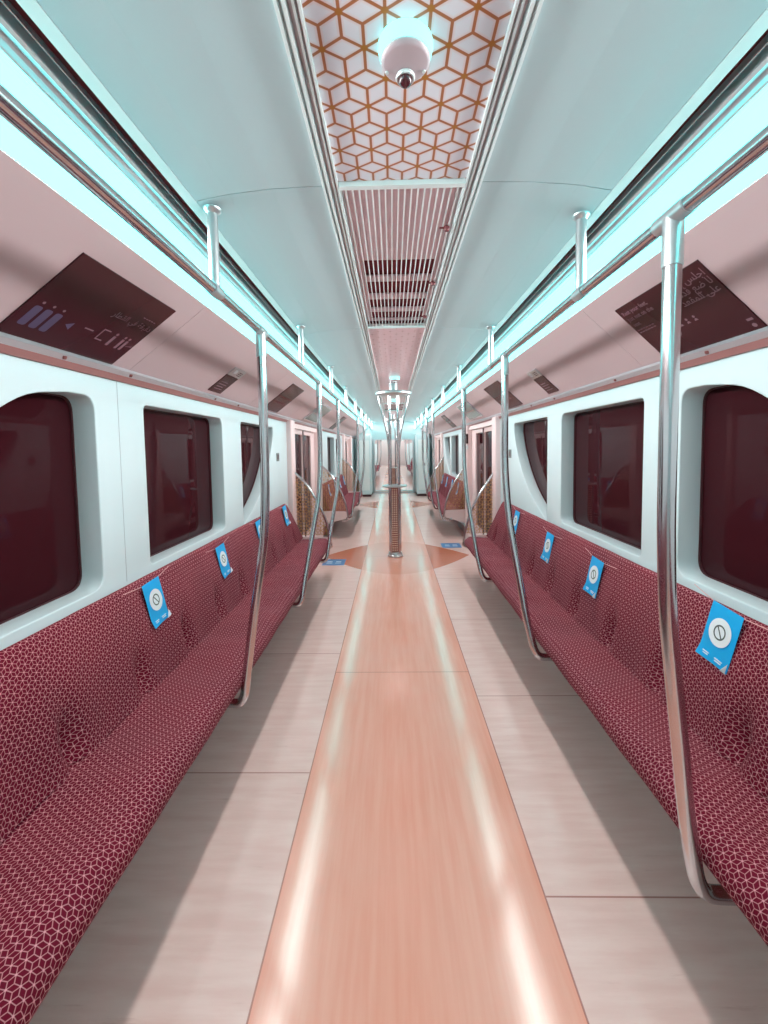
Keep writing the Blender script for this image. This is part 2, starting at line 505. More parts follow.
def area(name, loc, direction, sx, sy, power, col, spread):
    L = bpy.data.lights.new(name, 'AREA'); L.shape = 'RECTANGLE'; L.size = sx; L.size_y = sy
    L.energy = power; L.color = col; L.spread = radians(spread)
    o = bpy.data.objects.new(name, L); COL.objects.link(o); o.location = loc
    d = Vector(direction).normalized()
    z = -d; yv = Vector((0, 1, 0)); xv = yv.cross(z).normalized(); yv = z.cross(xv)
    o.rotation_euler = Matrix((xv, yv, z)).transposed().to_euler()
    return o
WARM = (1.0, .85, .83)
CROSS = (1.0, .86, .86)
for (a, b) in ((Y0, Y1), (Y2, Y3)):
    L = b - a; c = (a + b) / 2
    for s in (-1, 1):
        area('strip_downlight', (s * .872, c, 2.225), (0, 0, -1), .13, L, 3.1 * L, WARM, 104)
        area('strip_crosslight', (s * .842, c, 2.30), (-s, 0, -.22), .13, L, 4.3 * L, CROSS, 82)

# ================================================================== WALLS AND WINDOWS
win_i = 0; door_i = 0
def window_shapes(kind, o, w=0):
    if kind == 'rect':
        w = w or 1.02
        return rounded([(o, .958), (o + w, .958), (o + w, 1.792), (o, 1.792)], [.035, .07, .07, .045])
    if kind == 'arch':      # mirror of 'fin' stretched: curved top falling towards the near end
        c = [(o + 1.0, .958), (o + 1.0, 1.792)]
        cv = [(o + .85, 1.792), (o + .66, 1.760), (o + .5, 1.672), (o + .33, 1.555), (o + .16, 1.38), (o + .05, 1.18), (o, .958)]
        sm = [(p.x, p.y) for p in smooth_path([(a, b, 0) for a, b in cv], 4)]
        return rounded(c, [0, 0])[:1] and rounded([c[0], c[1]] + sm, [.075, .085] + [0] * len(sm))
    # 'fin': straight near edge, top edge, long curve sweeping down to a point at the near bottom corner
    cv = [(o + .98, 1.70), (o + .915, 1.56), (o + .80, 1.40), (o + .62, 1.225), (o + .42, 1.09), (o + .2, .985), (o + .0, .91)]
    sm = [(p.x, p.y) for p in smooth_path([(a, b, 0) for a, b in cv], 4)]
    return rounded([(o, 1.792), (o + .985, 1.792)] + sm, [.04, .05] + [0] * len(sm))[::-1]

def wall_bay(s, y0, y1, wins):
    global win_i
    W = XW[s]
    shapes = [window_shapes(*a) for a in wins]
    struct(sheet_with_holes('wall_' + SIDE[s], [(y0, .0), (y1, .0), (y1, 1.90), (y0, 1.90)], shapes, s, W, .10, M['wall'], bev=.006))
    for sh in shapes:
        win_i += 1
        ys = [p[0] for p in sh]; zs = [p[1] for p in sh]
        cy = (min(ys) + max(ys)) / 2; cz = (min(zs) + max(zs)) / 2
        big = [(cy + (a - cy) * 1.04, cz + (b - cz) * 1.04) for a, b in sh]
        w = struct(sheet_with_holes('window_%d' % win_i, big, [], s, W + .104, .012, M['glass']))
        ringo = [(cy + (a - cy) * .999, cz + (b - cz) * .999) for a, b in sh]
        ringi = [(cy + (a - cy) * .975, cz + (b - cz) * .975) for a, b in sh]
        sheet_with_holes('seal', ringo, [ringi], s, W + .096, .008, M['rubber'], w)

for s in (-1, 1):
    wall_bay(s, Y0, 5.12, [('arch', .82), ('rect', 2.17), ('fin', 3.57)] if s < 0 else [('arch', .95), ('rect', 2.22, 1.08), ('fin', 3.58)])
    wall_bay(s, 7.3, 10.8, [('rect', 8.35), ('fin', 9.6)])
    wall_bay(s, 12.8, Y1, [])
    wall_bay(s, Y2, 19.0, [('rect', 16.4), ('fin', 17.7)])
    wall_bay(s, 20.9, Y3, [('rect', 22.4), ('rect', 25.0), ('rect', 29.0)])
    # thin vertical joint in the wall lining
    W = XW[s]
    for y in (1.97 if s < 0 else 2.07,):
        bm = bmesh.new(); bm_box2(bm, (s * (W - .0012), y - .001, .94), (s * (W + .001), y + .001, 1.876)); trim_i += 1
        struct(from_bm('trim_%d' % trim_i, bm, M['joint']))

# ---- doorways
def doorway(s, y0, y1):
    """posts, header and two leaves between y0 and y1"""
    global door_i
    W = XW[s]; side = SIDE[s]
    for a, b in ((y0, y0 + .20), (y1 - .20, y1)):
        bm = bmesh.new(); bm_box2(bm, (s * (W - .06), a + .002, 0), (s * (W + .12), b - .002, 1.905)); bevel(bm, .018, 3)
        struct(from_bm('wall_' + side, bm, M['rose']))
    bm = bmesh.new(); bm_box2(bm, (s * (W - .015), y0 + .20, 1.82), (s * (W + .12), y1 - .20, 1.905))
    struct(from_bm('wall_' + side, bm, M['rose']))
    mid = (y0 + y1) / 2
    for k, (a, b) in enumerate(((y0 + .20, mid - .006), (mid + .006, y1 - .20))):
        door_i += 1
        d = struct(empty('door_%d' % door_i, (s * (W + .03), (a + b) / 2, 0)))
        ox, oy = d.location.x, d.location.y
        near = (k == 0)
        wa, wb = (a + .30, b - .03) if near else (a + .03, b - .30)
        hole = rounded([(wa, .30), (wb, .30), (wb, 1.76), (wa, 1.76)], .06)
        lf = sheet_with_holes('door_leaf', [(a, .01), (b, .01), (b, 1.815), (a, 1.815)], [hole], s, W + .03, .035, M['rose'], None, bev=.003)
        pn = sheet_with_holes('door_glass', [((wa + wb) / 2 + (p - (wa + wb) / 2) * 1.02, q * 1.0) for p, q in hole], [], s, W + .055, .008, M['glass'])
        bm = bmesh.new(); e = b - .008 if near else a + .008
        bm_box2(bm, (s * (W + .022), e - .014, .01), (s * (W + .05), e + .014, 1.815))
        rb = from_bm('edge_seal', bm, M['rubber'])
        for o in (lf, pn, rb):
            o.parent = d; o.location = (-ox, -oy, 0)
for s in (-1, 1):
    doorway(s, 5.125, 7.295)
    doorway(s, 10.805, 12.795)
    doorway(s, 19.005, 20.895)

# ---- ends
bm = bmesh.new(); bm_box2(bm, (-1.45, Y0 - .05, 0), (1.45, Y0 - .005, 2.55)); struct(from_bm('wall_back', bm, M['wall']))
bm = bmesh.new(); bm_box2(bm, (-1.45, Y3 + .005, 0), (1.45, Y3 + .05, 2.55)); struct(from_bm('wall_front', bm, M['rose']))
for yy in (Y1 + .06, Y2 - .08):
    outer = [(-1.42, .0), (1.42, .0), (1.42, 2.5), (-1.42, 2.5)]
    hole = rounded([(-.68, .02), (.68, .02), (.68, 1.84), (-.68, 1.84)], [0, 0, .08, .08])
    o = sheet_with_holes('wall_front', outer, [hole], 1, -.05, .08, M['wall'], bev=.004)
    o.data.transform(Matrix.Rotation(-pi / 2, 4, 'Z')); o.location = (0, yy, 0); struct(o)
# steel portal round the gangway
bm = bmesh.new()
for s in (-1, 1): bm_box2(bm, (s * .645, Y1 - .03, .0), (s * .70, Y1 + .02, 1.86))
bm_box2(bm, (-.645, Y1 - .03, 1.82), (.645, Y1 + .02, 1.86)); bm_box2(bm, (-.645, Y1 - .03, .0), (.645, Y1 + .02, .035))
trim_i += 1; struct(from_bm('trim_%d' % trim_i, bm, M['alu']))
# dark folding gangway walls and roof
for s in (-1, 1):
    pts = []
    n = 18
    for i in range(n + 1):
        pts.append((s * (.70 + (.03 if i % 2 else 0)), Y1 + .1 + (Y2 - Y1 - .2) * i / n))
    bm = bmesh.new()
    lo = [bm.verts.new((p[0], p[1], 0)) for p in pts]; hi = [bm.verts.new((p[0], p[1], 1.9)) for p in pts]
    lo2 = [bm.verts.new((p[0] + s * .02, p[1], 0)) for p in pts]; hi2 = [bm.verts.new((p[0] + s * .02, p[1], 1.9)) for p in pts]
    for i in range(n):
        bm.faces.new((lo[i], lo[i + 1], hi[i + 1], hi[i])); bm.faces.new((lo2[i], lo2[i + 1], hi2[i + 1], hi2[i]))
        bm.faces.new((lo[i], lo[i + 1], lo2[i + 1], lo2[i])); bm.faces.new((hi[i], hi[i + 1], hi2[i + 1], hi2[i]))
    bm.faces.new((lo[0], hi[0], hi2[0], lo2[0])); bm.faces.new((lo[-1], hi[-1], hi2[-1], lo2[-1]))
    struct(from_bm('wall_' + SIDE[s], bm, M['rose']))
bm = bmesh.new(); bm_box2(bm, (-.8, Y1 + .1, 1.9), (.8, Y2 - .1, 1.93)); struct(from_bm('ceiling', bm, M['ceiling']))

# low equipment cabinets either side of the gangway
for s in (-1, 1):
    t = empty('equipment_cabinet', (s * .93, 14.2, 0))
    bm = bmesh.new(); bm_box2(bm, (-.2, -.5, .07), (.2, .5, 1.98)); bevel(bm, .015)
    from_bm('body', bm, M['wall'], t)
    bm = bmesh.new(); bm_box2(bm, (-.19, -.49, 0), (.19, .49, .07)); from_bm('plinth', bm, M['rubber'], t)
    bm = bmesh.new(); bm_box2(bm, (-.15, -.508, .2), (.15, -.498, 1.8)); from_bm('door', bm, M['trimwhite'], t)
    bm = bmesh.new(); bm_box2(bm, (.05 * s - .01, -.52, .98), (.05 * s + .01, -.508, 1.06)); from_bm('handle', bm, M['rubber'], t)
    tag(t, 'tall white cabinet on the %s of the distant gangway portal' % SIDE[s], 'cabinet')

# ================================================================== BENCHES
PITCH, BND = .43, 1.85
def bench(s, y0, y1, label, near_end=True, far_end=True, bnd=BND, group=None):
    W = XW[s]
    t = empty('bench_seat', (s * 1.0, (y0 + y1) / 2, 0)); off = t.location.copy()
    NY = int((y1 - y0) / .03)
    ys = [y0 + (y1 - y0) * i / NY for i in range(NY + 1)]
    def gro(y):
        d = (y - bnd) / PITCH; d = (d - round(d)) * PITCH
        return d
    def build(name, prof, kind):
        """prof: list of (x, z, groove weight, swell weight) from front to back; closed behind"""
        bm = bmesh.new(); uvl = bm.loops.layers.uv.new('UVMap')
        arc = [0.0]
        for a, b in zip(prof, prof[1:]): arc.append(arc[-1] + math.hypot(b[0] - a[0], b[1] - a[1]))
        rows = []
        for y in ys:
            d = gro(y)
            g = math.exp(-(d / .036) ** 2); sw = .5 + .5 * cos(2 * pi * d / PITCH)   # 1 at a boundary
            e0 = max(0.0, 1 - (y - y0) / .10) if near_end else 0
            e1 = max(0.0, 1 - (y1 - y) / .10) if far_end else 0
            e = max(e0, e1); e = 1 - math.sqrt(max(0.0, 1 - e * e))
            row = []
            for (x, z, gw, sw_w) in prof:
                if kind == 'back':
                    zz = .475 + (z - .475) * (1 - .16 * e)
                    xx = x + gw * g * .042 - sw_w * sw * .020 
                    zz -= 0
                else:
                    xx = x + e * .07 * max(0, (1.0 - x) / .2)
                    zz = z - gw * g * .008 + sw_w * sw * .014 - e * .012
                row.append((xx, zz))
            rows.append(row)
        back = [(prof[-1][0] + .0, prof[-1][1] - .02), (prof[0][0] + .03, prof[0][1] - .0)] if kind == 'seat' else [(W - .004, .92), (W - .004, .46)]
        n = len(prof); V = []
        for y, row in zip(ys, rows):
            r = [bm.verts.new((s * a - off.x, y - off.y, b)) for a, b in row]
            if kind == 'seat':
                r.append(bm.verts.new((s * (W - .01) - off.x, y - off.y, row[-1][1] - .035)))
                r.append(bm.verts.new((s * (W - .01) - off.x, y - off.y, .345)))
            else:
                top = row[-1]
                r.append(bm.verts.new((s * (W - .004) - off.x, y - off.y, top[1] - .008)))
                r.append(bm.verts.new((s * (W - .004) - off.x, y - off.y, .44)))
            if kind == 'back' and far_end and y > y1 - .5:
                f = (y - (y1 - .5)) / .5
                for v in r: v.co.y -= f * .30 * max(0.0, (v.co.z - .46) / .47)
            V.append(r)
        m = len(V[0])
        for i in range(len(ys) - 1):
            for k in range(m):
                k2 = (k + 1) % m
                f = bm.faces.new((V[i][k], V[i][k2], V[i + 1][k2], V[i + 1][k]))
                f.smooth = True
                for lp, (ii, kk) in zip(f.loops, ((i, k), (i, k2), (i + 1, k2), (i + 1, k))):
                    ak = arc[kk] if kk < n else (arc[-1] + .05 * (kk - n + 1))
                    if k == m - 1 and kk == 0: ak = arc[-1] + .3
                    lp[uvl].uv = (ys[ii], ak + (0 if kind == 'seat' else .6))
        for r in (V[0], V[-1]):
            f = bm.faces.new(r)
            for lp in f.loops: lp[uvl].uv = (lp.vert.co.x, lp.vert.co.z)
        return from_bm(name, bm, M['fabric'], t, True, auto=60)
    seat = smooth_path([(.872, 0, .352), (.828, 0, .362), (.803, 0, .392), (.812, 0, .432), (.85, 0, .455), (.92, 0, .460), (1.0, 0, .452), (W - .17, 0, .448), (W - .12, 0, .462)], 4)
    sp = [(p.x, p.z, max(0, min(1, (p.x - .85) * 6)), 1.0 if .84 < p.x < W - .15 else 0.3) for p in seat]
    build('seat_cushion', sp, 'seat')
    back = smooth_path([(W - .145, 0, .462), (W - .128, 0, .53), (W - .108, 0, .64), (W - .08, 0, .77), (W - .05, 0, .875), (W - .036, 0, .918), (W - .018, 0, .932)], 4)
    bp = []
    for p in back:
        h = (p.z - .46) / .47
        bp.append((p.x, p.z, max(0, 1.25 * math.exp(-((h - .16) / .22) ** 2) + .25 * (1 - h)), .8 * (1 - h * .6)))
    build('backrest', bp, 'back')
    # pale shell under and at the ends
    bm = bmesh.new(); bm_prism(bm, [(s * p[0] - off.x, p[1]) for p in [(.88, .338), (W - .012, .30), (W - .012, .343), (.87, .350)]], y0 + .03 - off.y, y1 - .03 - off.y)
    from_bm('seat_pan', bm, M['plinth'], t)
    for flag, ye, dy in ((near_end, y0, -1), (far_end, y1, 1)):
        if not flag: continue
        pts = rounded([(s * .825 - off.x, .40), (s * .86 - off.x, .345), (s * (W - .03) - off.x, .24), (s * (W - .03) - off.x, .478), (s * .86 - off.x, .468)], [.02, .03, .01, .01, .03])
        if s < 0: pts = pts[::-1]
        bm = bmesh.new(); bm_prism(bm, pts, ye + dy * .002 - off.y, ye + dy * .028 - off.y)
        from_bm('end_panel', bm, M['shell'], t)
    # cantilever brackets
    k = y0 + .35
    while k < y1 - .2:
        bm = bmesh.new(); bm_prism(bm, [(s * p[0] - off.x, p[1]) for p in [(.93, .335), (.93, .32), (W - .012, .16), (W - .012, .30)]], k - .02 - off.y, k + .02 - off.y)
        from_bm('bracket', bm, M['alu'], t); k += 1.29
    tag(t, label, 'bench', group)
    return t
bench(-1, -2.4, 5.20, 'long wine-red patterned bench along the left wall, nearest the camera', near_end=True)
bench(1, -2.4, 5.20, 'long wine-red patterned bench along the right wall, nearest the camera', near_end=True)
bench(-1, 7.36, 10.72, 'wine-red bench on the left beyond the central pole')
bench(1, 7.36, 10.72, 'wine-red bench on the right beyond the central pole')
bench(-1, 15.8, 18.9, 'small far bench on the left, seen through the gangway portal')
bench(1, 15.8, 18.9, 'small far bench on the right, seen through the gangway portal')
bench(-1, 21.2, 27.5, 'tiny farthest bench on the left deep inside the next car')
bench(1, 21.2, 27.5, 'tiny farthest bench on the right deep inside the next car')

# skirting box below the benches
def skirting(s, y0, y1, n=[0]):
    bm = bmesh.new(); bm_box2(bm, (s * (XW[s] - .008), y0, 0), (s * (XW[s] - .001), y1, .12))
    o = from_bm('baseboard_' + SIDE[s], bm, M['gutter']); struct(o)
for s in (-1, 1):
    skirting(s, Y0, 5.11); skirting(s, 7.31, 10.79); skirting(s, Y2 + .02, 18.98); skirting(s, 20.92, Y3)

# ================================================================== PARTITION SCREENS WITH CURVED RAIL
def screen(s, y, label):
    W = XW[s]
    t = empty('partition_screen', (s * 1.05, y, 0)); ox = t.location.x
    curve = [(W - .004, 1.30), (1.14, 1.155), (1.03, .99), (.93, .80), (.865, .62), (.83, .45), (.822, .33)]
    sm = smooth_path([(a, 0, b) for a, b in curve], 6)
    bm = bmesh.new()
    pts = [(s * p.x - ox, p.z) for p in sm if p.z > .485] + [(s * .86 - ox, .485), (s * (W - .004) - ox, .485)]
    bm_prism(bm, pts, -.003, .003)
    from_bm('glass_panel', bm, M['screen_glass'], t)
    path = [(s * p.x - ox, 0, p.z) for p in sm] + [(s * .85 - ox, 0, .30), (s * .92 - ox, 0, .295)]
    tube('curved_handrail', smooth_path(path[::3] + [path[-1]], 3), .015, M['steel'], t, 12)
    tag(t, label, 'partition')
    return t
screen(-1, 5.262, 'gold lattice glass screen with curved rail at far end of the near left bench')
screen(1, 5.262, 'gold lattice glass screen with curved rail at far end of the near right bench')
screen(-1, 7.315, 'glass screen with curved rail at near end of the farther left bench')
screen(1, 7.315, 'glass screen with curved rail at near end of the farther right bench')
screen(-1, 10.77, 'distant gold screen at far end of the farther left bench')
screen(1, 10.77, 'distant gold screen at far end of the farther right bench')

# ================================================================== HANDRAILS AND POLES
RX, RZ = .675, 2.125
def overhead(s, y0, y1, hangs, label):
    t = empty('overhead_handrail', (s * RX, (y0 + y1) / 2, RZ)); oy = t.location.y
    tube('rail', [(0, y0 - oy, 0), (0, y1 - oy, 0)], .0195, M['steel'], t, 20)
    for y in hangs:
        h = tube('hanger', [(0, y - oy, 0), (0, y - oy, .285)], .0185, M['flange'], t)
        bm = bmesh.new(); bm_lathe(bm, [(.019, .266), (.024, .272), (.031, .278), (.032, .284)], 24, (0, y - oy, 0))
        from_bm('flange', bm, M['flange'], h, True, auto=40)
        tube('clamp', [(0, y - oy - .035, 0), (0, y - oy + .035, 0)], .0225, M['flange'], h)
    tag(t, label, 'handrail')
HG = [.13 + 1.49 * k for k in range(-2, 10)]
HL = [y - .045 for y in HG]; HR = [y + .06 for y in HG]
overhead(-1, Y0 + .01, 14.0, HL, 'long steel overhead handrail below the left light strip')
overhead(1, Y0 + .01, 14.0, HR, 'long steel overhead handrail below the right light strip')
overhead(-1, Y2 + .3, 33.0, [16.4, 18.6, 21.2, 24.0], 'distant overhead rail on the left of the next car')
overhead(1, Y2 + .3, 33.0, [16.4, 18.6, 21.2, 24.0], 'distant overhead rail on the right of the next car')

def pole_proto(s, lean=0.0):
    t = empty('grab_pole', (s * RX, 0, 0)); ox = t.location.x
    low = [(.688, 1.1), (.710, .95), (.733, .8), (.753, .66), (.772, .52), (.787, .40), (.797, .335), (.82, .298)] if s < 0 else [(.686, 1.1), (.704, .93), (.726, .745), (.750, .535), (.772, .40), (.788, .335), (.815, .302)]
    pts = [(RX, 2.10), (RX, 1.8), (RX, 1.5), (RX + .002, 1.3)] + low + [(.87, .296), (.93, .296)]
    ly = lambda z: lean * (max(0.0, 1.5 - z) / 1.2) ** 1.3
    yb = ly(.296)
    path = smooth_path([(s * a - ox, ly(b), b) for a, b in pts], 6)
    tube('tube', path, .0215, M['steel'], t, 20)
    tube('collar', [(0, 0, RZ - .005), (0, 0, RZ - .125)], .0243, M['flange'], t, 20)
    tube('sleeve', [(0, -.06, RZ), (0, .06, RZ)], .0225, M['flange'], t, 20)
    bm = bmesh.new(); bm_box2(bm, (s * .925 - ox, yb - .022, .300), (s * .965 - ox, yb + .022, .345)); bevel(bm, .008)
    from_bm('foot_bracket', bm, M['flange'], t)
    return t
POLES = {-1: [(2.11, 'first steel grab pole on the left bench, nearest the camera'),
              (3.75, 'second steel grab pole on the left bench'),
              (5.05, 'third steel grab pole on the left, at the far end of the near bench'),
              (7.9, 'grab pole at the near part of the farther left bench'),
              (9.6, 'distant grab pole at the far part of the farther left bench')],
         1: [(1.14, 'thick steel grab pole on the right, nearest the camera'),
             (2.77, 'second steel grab pole on the right bench'),
             (4.34, 'third steel grab pole on the right bench'),
             (7.55, 'grab pole at the near end of the farther right bench'),
             (8.9, 'distant grab pole in the middle of the farther right bench'),
             (10.2, 'distant grab pole at the far end of the farther right bench')]}
for s in (-1, 1):
    leans = [-.06, -.36, -.3, -.2, -.2] if s < 0 else [0, -.27, -.34, -.2, -.2, -.2]
    for i, (y, lab) in enumerate(POLES[s]):
        p = pole_proto(s, leans[i]); p0 = p
        p.location.y = y; tag(p, lab, 'grab pole', 'grab poles along the %s benches' % SIDE[s])
    for y in (18.6, 24.0):
        p = copy_tree(p0); p.location.y = y
        tag(p, 'tiny %s grab pole of the next car, %s' % (SIDE[s], 'nearer the portal' if y < 20 else 'farther from the portal'), 'grab pole', 'grab poles in the next car')

# ---- central pole
def centre_pole(y, label):
    t = empty('central_pole', (-.02, y, 0))
    for sx in (-1, 1):
        for sy in (-1, 1):
            R = [(.070, 0), (.070, 1.0), (.070, 1.40), (.074, 1.58), (.098, 1.78), (.15, 2.0), (.19, 2.18), (.205, 2.30)] if sy > 0 else [(.058, 0), (.058, 1.2), (.058, 2.30)]
            path = smooth_path([(sx * r, sy * (.045 + max(0, r - .075) * .5), z) for r, z in R], 6)
            tube('tube', path, .0175, M['steel'], t, 14)
    lathe('top_ring', [(.0, 2.285), (.235, 2.285), (.248, 2.292), (.252, 2.30), (.252, 2.325), (.246, 2.333), (.0, 2.333)], M['flange'], t)
    lathe('ceiling_mount', [(.06, 2.327), (.06, 2.456)], M['flange'], t)
    for sy in (-1, 1):
        bm = bmesh.new(); bm_box(bm, (0, sy * .050, .53), (.10, .005, .92)); from_bm('perforated_panel', bm, M['perf'], t)
    lathe('grip_ring', [(.155, 1.005), (.165, .998), (.175, 1.005), (.175, 1.015), (.165, 1.022), (.05, 1.022), (.05, 1.005)], M['flange'], t)
    lathe('base_flange', [(.0, .0), (.11, .0), (.11, .02), (.098, .03), (.095, .05), (.088, .062), (.0, .062)], M['flange'], t)
    tag(t, label, 'pole')
centre_pole(6.10, 'cluster pole of four steel tubes with bronze perforated core in mid aisle')
centre_pole(11.75, 'distant cluster pole in the aisle behind the first one')

# ================================================================== CEILING CAMERAS
def dome_camera():
    t = empty('dome_camera', (0, 0, 2.456))
    lathe('lamp_base', [(.0, 0), (.066, 0), (.067, -.012), (.062, -.034), (.0, -.034)], M['puck'], t)
    lathe('housing', [(.0, -.0335), (.058, -.0335), (.0605, -.040), (.0575, -.0465), (.052, -.050), (.0, -.052)], M['domeshell'], t)
    bm = bmesh.new(); bmesh.ops.create_uvsphere(bm, u_segments=24, v_segments=14, radius=.0185)
    bmesh.ops.translate(bm, verts=bm.verts, vec=(0, .026, -.062))
    from_bm('dome', bm, M['dome'], t, True)
    d = lathe('dome_rim', [(.0185, -.052), (.023, -.051), (.0245, -.056), (.0225, -.060), (.019, -.0595)], M['trimwhite'], t, 32, (0, .026, -.003))
    for sx in (-1, 1):
        bm = bmesh.new(); bm_lathe(bm, [(.0, -.053), (.0045, -.053), (.0045, -.046)], 12, (sx * .046, .018, 0))
        from_bm('screw', bm, M['trimwhite'], t)
    return t
d0 = dome_camera(); d0.location = (-.003, 1.025, 2.456); d0.scale = (.92, .92, .9)
tag(d0, 'round white ceiling dome camera with glowing base, nearest the camera', 'dome camera')
d1 = copy_tree(d0); d1.location = (0, 5.6, 2.456); tag(d1, 'small white dome camera in front of the central pole top', 'dome camera')
d2 = copy_tree(d0); d2.location = (0, 8.2, 2.456); tag(d2, 'tiny distant dome camera on the ceiling beyond the central pole', 'dome camera')

# ================================================================== POSTERS, PLATES AND SIGNS ON THE COVE PANEL
def cove_frame(s, y, u):
    """matrix at the cove panel: local x along the car, local y up the slope, z out of the surface; u = distance up from the panel foot"""
    W = XW[s]
    a = Vector((W - .018, 1.935)); b = Vector((.905, 2.224)); d = (b - a).normalized()
    p = a + d * u
    up = Vector((s * d.x, 0, d.y)); nx = Vector((0, -s, 0)) if False else None
    along = Vector((0, 1, 0)) * (1 if s < 0 else -1)
    nrm = along.cross(up)
    m = Matrix((along, up, nrm)).transposed().to_4x4(); m.translation = Vector((s * p.x, y, p.y)) + nrm * .003
    return m
COVE_LEN = {s: (Vector((XW[s] - .018, 1.935)) - Vector((.905, 2.224))).length for s in (-1, 1)}

def plate(name, m, w, h, z=0, th=.004, parent=None, cx=0, cy=0):
    bm = bmesh.new(); bm_box(bm, (cx, cy, z), (w, h, th)); return from_bm(name, bm, m, parent)
def lettering(name, body, size, m, parent, x, y, z=.0032, bold=.0, right=False, rot=0):
    me = text_mesh(body, size, bold)
    o = link(name, me, m, parent)
    xs = [v.co.x for v in me.vertices] or [0]
    o.location = (x - (max(xs) if right else 0), y, z); o.rotation_euler = (0, 0, rot)
    return o

# presentation-form Arabic, already in visual order
AR1 = '\uFEB2\uFEE0\uFE9F\uFE8D'[::-1]
def ar(word):
    """join letters with their contextual forms; returns left-to-right visual order"""
    F = {'ا': 'FE8D FE8E', 'أ': 'FE83 FE84', 'ب': 'FE8F FE90 FE91 FE92', 'ة': 'FE93 FE94', 'ت': 'FE95 FE96 FE97 FE98', 'ج': 'FE9D FE9E FE9F FEA0',
         'ح': 'FEA1 FEA2 FEA3 FEA4', 'د': 'FEA9 FEAA', 'ر': 'FEAD FEAE', 'س': 'FEB1 FEB2 FEB3 FEB4', 'ض': 'FEBD FEBE FEBF FEC0', 'ط': 'FEC1 FEC2 FEC3 FEC4',
         'ع': 'FEC9 FECA FECB FECC', 'ف': 'FED1 FED2 FED3 FED4', 'ق': 'FED5 FED6 FED7 FED8', 'ك': 'FED9 FEDA FEDB FEDC', 'ل': 'FEDD FEDE FEDF FEE0',
         'م': 'FEE1 FEE2 FEE3 FEE4', 'ن': 'FEE5 FEE6 FEE7 FEE8', 'ه': 'FEE9 FEEA FEEB FEEC', 'و': 'FEED FEEE', 'ى': 'FEEF FEF0', 'ي': 'FEF1 FEF2 FEF3 FEF4'}
    out = ''
    for i, c in enumerate(word):
        if c == ' ': out += ' '; continue
        f = F[c].split()
        prev = i > 0 and word[i - 1] in F and len(F[word[i - 1]].split()) == 4
        nxt = i < len(word) - 1 and word[i + 1] in F and len(f) == 4
        k = (3 if nxt else 1) if prev else (2 if nxt else 0)
        out += chr(int(f[min(k, len(f) - 1)] if len(f) == 4 or k < 2 else f[0], 16))
    return out[::-1]

# left poster
def left_poster():
    s = -1; w, h = .56, COVE_LEN[s] * .775
    t = empty('wall_poster', (0, 0, 0)); t.matrix_world = cove_frame(s, 1.62, .008 + h / 2)
    plate('panel', M['poster'], w, h, 0, .006, t)
    z = .0036
    lettering('arabic_text', ar('دقيقة في القطار'), .038, M['ink'], t, .265, .035, z, .0003, True)
    bm = bmesh.new()
    for k in range(5): quad_bm(bm, [(.165 + k * .018, .085), (.177 + k * .018, .085), (.177 + k * .018, .09), (.165 + k * .018, .09)], z)
    from_bm('lettering', bm, M['ink'], t)
    # three rounded queue bars with heads
    for k in range(3):
        x = -.235 + k * .042
        bm = bmesh.new()
        pts = rounded([(x - .015, -.135), (x + .015, -.135), (x + .015, -.045), (x - .015, -.045)], .011)
        quad_bm(bm, pts, z); q = from_bm('queue_bar', bm, M['inkblue'], t)
        bm = bmesh.new(); disc_bm(bm, (x, -.028), .0055, z, 16); from_bm('dot', bm, M['ink'], q)
    bm = bmesh.new(); quad_bm(bm, [(-.10, -.075), (-.072, -.093), (-.072, -.057)], z); from_bm('arrow', bm, M['inkblue'], t)
    bm = bmesh.new(); quad_bm(bm, [(-.02, -.062), (.025, -.062), (.025, -.056), (-.02, -.056)], z)
    from_bm('dash_icon', bm, M['ink'], t); bm = bmesh.new()
    # open bracket (train door)
    for a, b in (((.06, -.09), (.066, -.03)), ((.06, -.09), (.10, -.084)), ((.06, -.036), (.10, -.03))):
        quad_bm(bm, [a, (b[0], a[1]), b, (a[0], b[1])], z)
    from_bm('door_icon', bm, M['ink'], t)
    # standing figures
    for x in (.14, .195, .222):
        bm = bmesh.new()
        disc_bm(bm, (x, -.034), .007, z, 14)
        quad_bm(bm, rounded([(x - .008, -.10), (x + .008, -.10), (x + .008, -.045), (x - .008, -.045)], .005), z)
        from_bm('figure_icon', bm, M['ink'], t)
    bm = bmesh.new(); quad_bm(bm, [(.238, -.075), (.272, -.068), (.272, -.063), (.238, -.070)], z)
    from_bm('wave_icon', bm, M['ink'], t)
    tag(t, 'large dark poster with bluish queue bars on the left cove panel, nearest the camera', 'poster')
left_poster()

